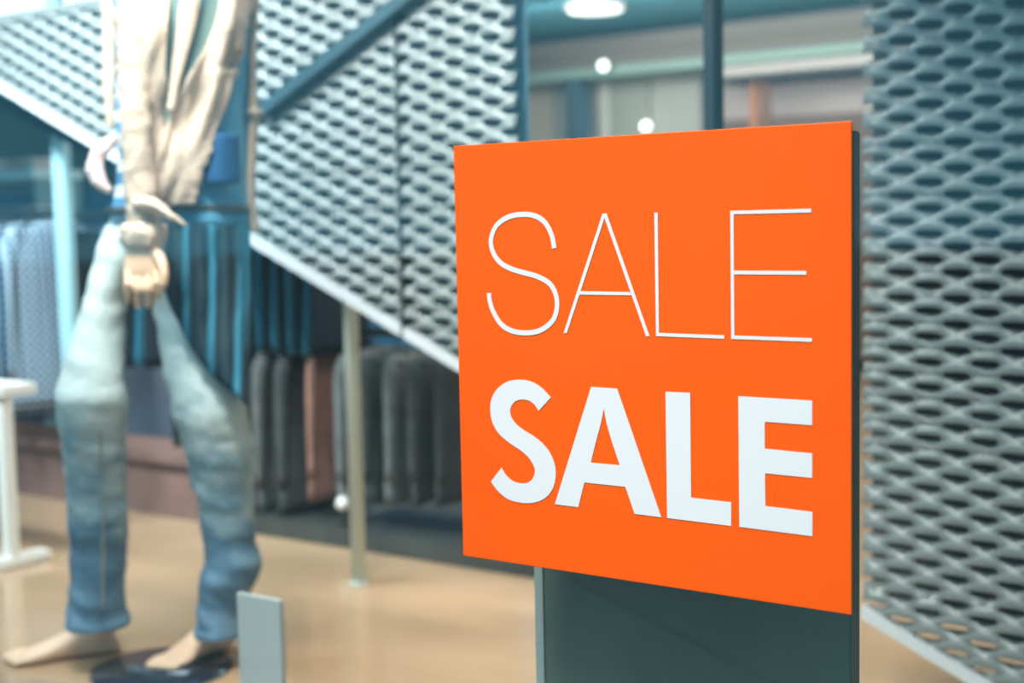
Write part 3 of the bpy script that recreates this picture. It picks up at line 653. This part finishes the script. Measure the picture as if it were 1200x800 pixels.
# blue overshirt on the right half of the body
bm = sheet([(-115, 225, 285, -.12, -.11, .0), (-40, 222, 296, -.135, -.13, -.0), (60, 222, 291, -.14, -.135, -.0), (160, 215, 289, -.13, -.125, .0), (230, 205, 289, -.125, -.125, .0), (262, 200, 291, -.128, -.128, .0)], fold=.01, seed=3)
ov = mbuild('blue_shirt', bm, M_BLUE, [solid(.004)], 'plain blue shirt front')
bm = sheet([(157, 240, 279, -.14, -.148, -.085), (186, 236, 280, -.142, -.15, -.085), (215, 235, 281, -.142, -.15, -.085)], 8, 4, .002, seed=5)
build('pocket', bm, M_NAVY, ov, base, True, [solid(.004)], 'navy square pocket')
# jacket
jk = mbuild('jacket', sheet([(-118, 150, 232, -.06, -.10, -.11), (-60, 136, 206, -.05, -.13, -.14), (20, 141, 197, -.06, -.15, -.16), (80, 143, 194, -.08, -.16, -.17), (145, 144, 202, -.09, -.16, -.17), (200, 147, 205, -.10, -.16, -.165), (246, 154, 200, -.10, -.15, -.155)], 26, 6, .026, 1.3, 11), M_BEIGE, [solid(.005)])
build('jacket_front', sheet([(-118, 215, 285, -.11, -.10, -.02), (-60, 262, 304, -.13, -.10, -.02), (20, 254, 292, -.16, -.15, -.07), (60, 238, 284, -.175, -.17, -.10), (95, 218, 274, -.185, -.18, -.13), (145, 196, 257, -.19, -.185, -.15), (190, 184, 242, -.185, -.185, -.16), (225, 180, 232, -.18, -.18, -.16), (240, 184, 226, -.175, -.175, -.165)], 26, 6, .03, 1.4, 23, 9), M_BEIGE, jk, base, True, [solid(.005)])
build('collar', sheet([(-118, 200, 222, -.13, -.14, -.13), (-40, 215, 238, -.16, -.17, -.16), (20, 209, 231, -.17, -.18, -.17), (80, 202, 215, -.18, -.185, -.18), (132, 196, 202, -.19, -.19, -.19)], 10, 5, .008, 1.2, 31), M_BEIGE, jk, base, True, [solid(.005)])
build('lining', sheet([(-110, 180, 280, -.125, -.14, -.13), (20, 185, 272, -.14, -.155, -.15), (60, 186, 262, -.142, -.158, -.155), (95, 190, 245, -.145, -.158, -.155), (150, 193, 208, -.15, -.155, -.15)], 12, 4, .004, 1, 37), M_OLIVE, jk, base, True, [solid(.003)], 'grey green shaded inside of the open collar')
build('jacket_back_edge', sheet([(-60, 292, 306, .02, .0, .02), (40, 289, 300, .02, .0, .02), (120, 290, 300, .02, -.02, .02), (132, 288, 306, .0, -.03, .0), (146, 290, 301, .02, -.01, .02), (230, 288, 297, .02, .0, .02), (272, 290, 303, .02, .0, .02)], 8, 5, .006, 1, 41), M_BEIGE, jk, base, True, [solid(.008)])
# near sleeve, cuff, hand
bm = bmesh.new(); limb(bm, [(162, -112, 26, -.02, 30), (162, -40, 24, -.08, 28), (160, 60, 19, -.14, 24), (160, 150, 17, -.19, 21), (165, 230, 17, -.22, 19), (169, 272, 18, -.23, 18)])
build('sleeve', bm, M_BEIGE, jk, base, True, [remesh(.006, 3, .014, .04)])
bm = bmesh.new(); limb(bm, [(168, 262, 23, -.23, 22), (168, 270, 26, -.23, 25), (168, 284, 24, -.23, 23), (169, 290, 20, -.23, 19)])
build('cuff', bm, M_CREAM, jk, base, True, [remesh(.005, 2, .012, .02)])
bm = bmesh.new()
tube(bm, [tuple(P(x, y, d))+(r*PXM,) for x, y, d, r in interp([(160, 238, -.25, 9), (178, 240, -.27, 13), (198, 251, -.27, 8), (218, 264, -.26, 2)], 5)], 12, .6)
build('tied_hem', bm, M_CREAM, jk, base, True, [remesh(.004, 2, .014, .02)])
bm = bmesh.new()
tube(bm, [tuple(P(x, y, d))+(r*PXM,) for x, y, d, r in interp([(134, -105, .03, 22), (131, -40, .04, 14), (129, 50, .03, 9), (128, 110, .0, 7), (130, 150, -.02, 5)], 5)], 14)
build('sleeve', bm, M_BEIGE, jk, base, True, [remesh(.004, 3, .008, .04)])
bm = bmesh.new()
tube(bm, [tuple(P(x, y, d))+(r*PXM,) for x, y, d, r in interp([(138, 162, -.06, 6), (124, 171, -.07, 8), (112, 188, -.08, 9.5), (112, 203, -.09, 10), (120, 217, -.1, 8), (129, 225, -.1, 4)], 5)], 14)
build('rolled_cuff', bm, M_PINK, jk, base, True, [remesh(.005, 3, .012, .03)])
bm = bmesh.new()
limb(bm, [(168, 276, 15, -.23, 13), (167, 290, 17, -.235, 13), (167, 304, 20, -.24, 11), (167, 318, 20.5, -.245, 9), (167, 325, 19, -.245, 7)], 20, 4)
F = [(150.5, 318, 352, 4.6, -1.5), (161.5, 320, 358, 4.9, -.5), (172.5, 320, 357, 4.9, 1), (183, 317, 349, 4.4, 2)]
for x, y0, y1, r, sp in F:
    pts = [(x, y0-6, -.24, r*1.05), (x+sp*.4, y0+(y1-y0)*.4, -.262, r*1.05), (x+sp*.7, y0+(y1-y0)*.72, -.255, r*.95), (x+sp, y1, -.235, r*.8), (x+sp, y1+3, -.23, r*.35)]
    tube(bm, [tuple(P(a, b, c))+(q*PXM,) for a, b, c, q in interp(pts, 3)], 12)
pts = [(180, 292, -.24, 5.5), (188, 304, -.262, 6), (192, 320, -.275, 5.2), (191, 336, -.275, 4.4), (189, 342, -.27, 2)]
tube(bm, [tuple(P(a, b, c))+(q*PXM,) for a, b, c, q in interp(pts, 3)], 12)
mbuild('hand', bm, M_SKIN, [remesh(.0024, 4)])
# belt and the dark striped sheet over the right hip
bm = bmesh.new(); limb(bm, [(209, 241, 83, -.02, 66), (209, 249, 83, -.02, 66)], 32, 2); mbuild('belt', bm, M_BELT)
bm = sheet([(263, 192, 293, -.14, -.145, -.01), (300, 190, 293, -.15, -.15, -.02), (340, 193, 294, -.15, -.155, -.04), (375, 208, 293, -.155, -.16, -.07), (410, 226, 292, -.16, -.17, -.10), (440, 250, 292, -.17, -.175, -.12), (462, 276, 292, -.18, -.18, -.14), (474, 288, 293, -.18, -.18, -.14)], 40, 6, .008, 1, 51, 0, .007)
mbuild('hip_sheet', bm, M_HIP, [solid(.004)], 'dark teal striped sheet over the right hip')
